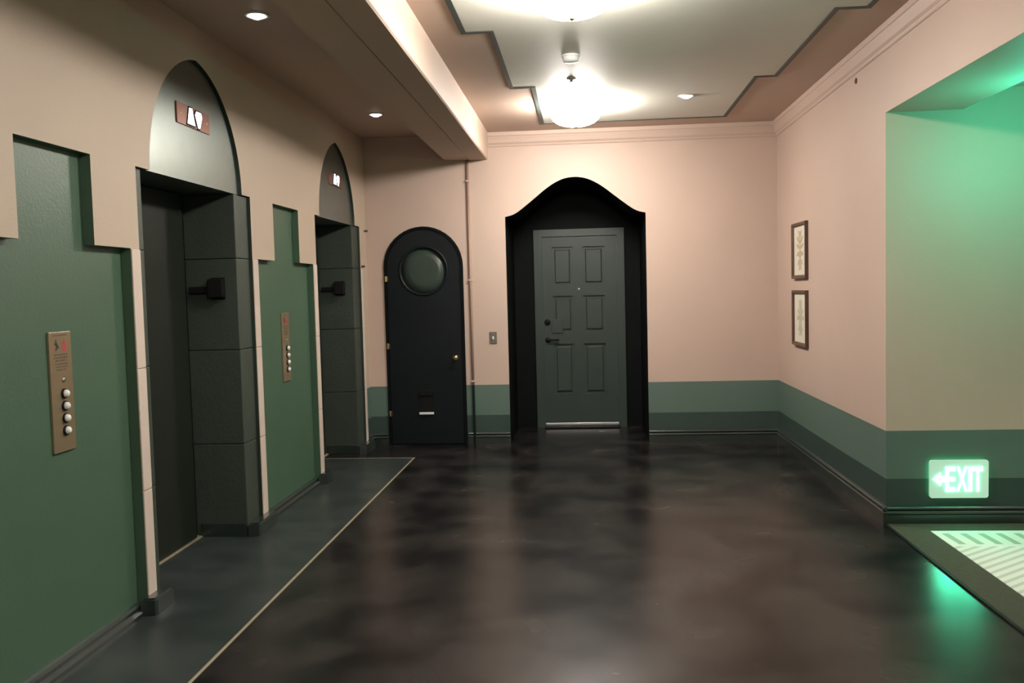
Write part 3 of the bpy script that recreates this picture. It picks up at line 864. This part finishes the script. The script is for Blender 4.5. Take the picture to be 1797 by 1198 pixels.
# ------------------------------------------------------------------ right wall: pictures, sensor
def picture(zc, label, kind):
    x = R
    y0, y1, h2 = 7.398, 7.872, 0.234
    yc = (y0 + y1) / 2
    t = thing('framed_print', label, 'picture', (x, yc, zc), 'framed prints on the right wall')
    fw, xd = 0.030, 0.030
    bmh = bmesh.new()
    def rect(i, xx): return [bmh.verts.new(c) for c in ((xx, y0 + i, zc - h2 + i), (xx, y1 - i, zc - h2 + i), (xx, y1 - i, zc + h2 - i), (xx, y0 + i, zc + h2 - i))]
    rs = [rect(0, x - 0.0005), rect(0, x - xd + 0.004), rect(0.004, x - xd), rect(fw - 0.008, x - xd + 0.003), rect(fw, x - xd + 0.012), rect(fw, x - 0.008)]
    for A_, B_ in zip(rs, rs[1:]):
        for q in range(4): bmh.faces.new((A_[q], A_[(q + 1) % 4], B_[(q + 1) % 4], B_[q]))
    bmh.faces.new(rs[0])
    bmesh.ops.recalc_face_normals(bmh, faces=bmh.faces[:])
    obj('picture_frame', bmh, M['frame'], t)
    xp = x - 0.010
    obj('mat_board', box(xp, xp + 0.004, y0 + fw - 0.002, y1 - fw + 0.002, zc - h2 + fw - 0.002, zc + h2 - fw + 0.002), M['paper'], t)
    bmh = bmesh.new()
    k_ = [0]
    def blob(u, v, a_, b_, rot, n_=10):
        vs = []
        for i in range(n_):
            th = 2 * math.pi * i / n_
            # pointed leaf outline
            px, pz = a_ * math.cos(th), b_ * math.sin(th) * (1 - 0.35 * abs(math.cos(th)))
            vs.append((yc + u + px * math.cos(rot) - pz * math.sin(rot), zc + v + px * math.sin(rot) + pz * math.cos(rot)))
        k_[0] += 1
        prism(vs, 0, xp - 0.0012 - 0.00004 * k_[0], xp + 0.0005, bm=bmh)
    if kind == 0:      # full symmetrical bouquet over an urn
        blob(0, 0.0, 0.014, 0.13, 0)
        for s in (-1, 1):
            for k, (v, l_, an) in enumerate(((0.10, 0.045, 0.9), (0.06, 0.06, 0.5), (0.02, 0.065, 0.25), (-0.02, 0.06, -0.1), (-0.07, 0.05, -0.5), (-0.11, 0.035, -0.9))):
                blob(s * l_ * math.cos(an) * 0.95, v + l_ * math.sin(an), l_, 0.020, an if s > 0 else math.pi - an)
        blob(0, -0.03, 0.06, 0.035, 0)
        blob(0, 0.135, 0.02, 0.03, 0)
        blob(0, -0.125, 0.03, 0.03, 0)
    else:              # open flower over trailing stems
        for k in range(8):
            an = 2 * math.pi * k / 8 + 0.39
            blob(0.062 * math.cos(an), 0.03 + 0.062 * math.sin(an), 0.042, 0.020, an)
        blob(0, 0.03, 0.024, 0.024, 0)
        for s in (-1, 1):
            blob(s * 0.095, 0.0, 0.022, 0.026, 0)
            for (v, l_, an) in ((-0.09, 0.05, -1.1), (-0.07, 0.05, -0.6), (0.11, 0.04, 1.0)):
                blob(s * l_ * math.cos(an), v + 0.4 * l_ * math.sin(an), l_, 0.014, an if s > 0 else math.pi - an)
        blob(0, -0.10, 0.007, 0.055, 0)
        blob(0, 0.13, 0.010, 0.035, 0)
    obj('printed_ornament', bmh, M['print_a'] if kind == 0 else M['print_b'], t)
    obj('picture_glass', box(xp - 0.006, xp - 0.004, y0 + fw - 0.003, y1 - fw + 0.003, zc - h2 + fw - 0.003, zc + h2 - fw + 0.003), M['clear'], t)
picture(1.764, 'upper of two walnut-framed ornament prints, dense ochre motif', 0)
picture(1.198, 'lower of two walnut-framed ornament prints, open olive flower', 1)

t = thing('wall_sensor', 'tiny dark round fitting high on the right wall', 'sensor', (R, 6.118, 2.816))
obj('sensor_ring', lathe([(0.008, 0.0), (0.019, 0.0), (0.018, 0.006), (0.010, 0.008), (0.008, 0.003)], (R - 0.0003, 6.118, 2.816), '-x', 20), M['frame'], t, smooth=True)
obj('sensor_eye', lathe([(0.010, 0.001), (0.008, 0.004), (0, 0.005)], (R - 0.0003, 6.118, 2.816), '-x', 16), M['black'], t, smooth=True)

# ------------------------------------------------------------------ EXIT SIGN low on the alcove wall
SX0, SX1, SZ0, SZ1 = 2.068, 2.412, 0.170, 0.402
t = thing('exit_sign', 'glowing white-green exit sign low above the alcove baseboard', 'exit sign', ((SX0 + SX1) / 2, AY, 0.286))
def rrect(x0, x1, z0, z1, r, n=5):
    pts = []
    for cx_, cz, a0 in ((x1 - r, z1 - r, 0), (x0 + r, z1 - r, 90), (x0 + r, z0 + r, 180), (x1 - r, z0 + r, 270)):
        for i in range(n + 1):
            a_ = math.radians(a0 + 90 * i / n)
            pts.append((cx_ + r * math.cos(a_), cz + r * math.sin(a_)))
    return pts
obj('sign_back', prism(rrect(SX0 + 0.012, SX1 - 0.012, SZ0 + 0.012, SZ1 - 0.012, 0.012), 1, AY - 0.016, AY - 0.0005), M['exit_edge'], t)
obj('sign_plate', prism(rrect(SX0, SX1, SZ0, SZ1, 0.016), 1, AY - 0.030, AY - 0.016), M['exit_plate'], t)
def text_mesh(body, size, extrude):
    cu = bpy.data.curves.new('lettering', 'FONT')
    cu.body = body
    cu.size = size
    cu.extrude = extrude
    cu.offset = 0.0035
    cu.align_x = 'CENTER'
    cu.align_y = 'CENTER'
    cu.resolution_u = 3
    o = bpy.data.objects.new('lettering', cu)
    COL.objects.link(o)
    dg = bpy.context.evaluated_depsgraph_get()
    me = bpy.data.meshes.new_from_object(o.evaluated_get(dg))
    bpy.data.objects.remove(o)
    bpy.data.curves.remove(cu)
    return me
zc = (SZ0 + SZ1) / 2
x = 2.158
for ch, wd in (('E', 0.064), ('X', 0.070), ('I', 0.026), ('T', 0.062)):
    me = text_mesh(ch, 0.20, 0.002)
    xs = [v.co.x for v in me.vertices]; ys = [v.co.y for v in me.vertices]
    cx_, cyy = (max(xs) + min(xs)) / 2, (max(ys) + min(ys)) / 2
    fx, fy = (wd - 0.006) / (max(xs) - min(xs)), 0.150 / (max(ys) - min(ys))
    for v in me.vertices:
        a_, b_, c_ = v.co
        v.co = Vector((x + wd / 2 + (a_ - cx_) * fx, AY - 0.0305 - c_, zc + (b_ - cyy) * fy))
    me.materials.append(M['exit_letter'])
    o = bpy.data.objects.new('letter_' + {'E': 'e', 'X': 'x', 'I': 'i', 'T': 't'}[ch], me)
    o.name = 'sign_letter'
    COL.objects.link(o)
    o.parent = t
    o.location = -t.location
    x += wd
arr = [(2.086, zc), (2.118, zc + 0.036), (2.150, zc + 0.040), (2.150, zc - 0.040), (2.118, zc - 0.036)]
arr = [(2.088, zc), (2.132, zc + 0.040), (2.132, zc + 0.018), (2.156, zc + 0.018), (2.156, zc - 0.018), (2.132, zc - 0.018), (2.132, zc - 0.040)]
obj('sign_arrow', prism(arr, 1, AY - 0.033, AY - 0.0298), M['exit_letter'], t)

# exit sign on the alcove ceiling, just beyond the frame: the source of the green light on header and wall
gx, gy, gz = 2.66, 4.75, 2.22
t = thing('ceiling_exit_sign', 'green lit exit sign hanging from the alcove ceiling', 'exit sign', (gx, gy, 2.62))
obj('sign_canopy', box(gx - 0.06, gx + 0.06, gy - 0.02, gy + 0.02, 2.585, 2.6195, 0.004), M['white'], t)
obj('sign_rod', box(gx - 0.008, gx + 0.008, gy - 0.006, gy + 0.006, gz + 0.128, 2.586), M['chrome'], t)
obj('sign_face', box(gx - 0.15, gx + 0.15, gy - 0.008, gy + 0.008, gz - 0.06, gz + 0.13, 0.004), M['exit_lit'], t)
ld = bpy.data.lights.new('exit_lamp', 'POINT')
ld.energy = GREEN_W
ld.color = (0.06, 1.0, 0.64)
ld.shadow_soft_size = 0.05
lo = bpy.data.objects.new('exit_lamp', ld)
COL.objects.link(lo)
lo.parent = t
lo.location = (-0.2, 0.0, gz - 2.62)

# ------------------------------------------------------------------ CARPET
t = thing('carpet', 'cream and green patterned carpet with a grey border in the alcove', 'carpet', (2.01, 4.5, 0))
bx0, bx1, by0, by1 = R, 4.59, 2.51, AY - 0.024
ix, iy = 2.012, 5.352
bmh = bmesh.new()
pts = [(bx0, by0), (ix, by0), (ix, iy), (bx1, iy), (bx1, by1), (bx0, by1)]
prism(pts, 2, 0.0, 0.011, bm=bmh)
obj('carpet_border', bmh, M['border'], t)['label'] = 'plain grey green border'
fo = obj('carpet_field', box(ix + 0.0005, bx1, by0, iy - 0.0005, 0.0, 0.014), M['carpet'], None)
# the weave pattern is laid out in floor coordinates, so keep the mesh in world space under the parent
fo.parent = t
fo.location = (-2.01, -4.5, 0)
obj('carpet_edge', box(R - 0.014, R - 0.0005, by0, AY - 0.024, 0.0, 0.009, 0.003), M['black'], t)['label'] = 'black edge strip'
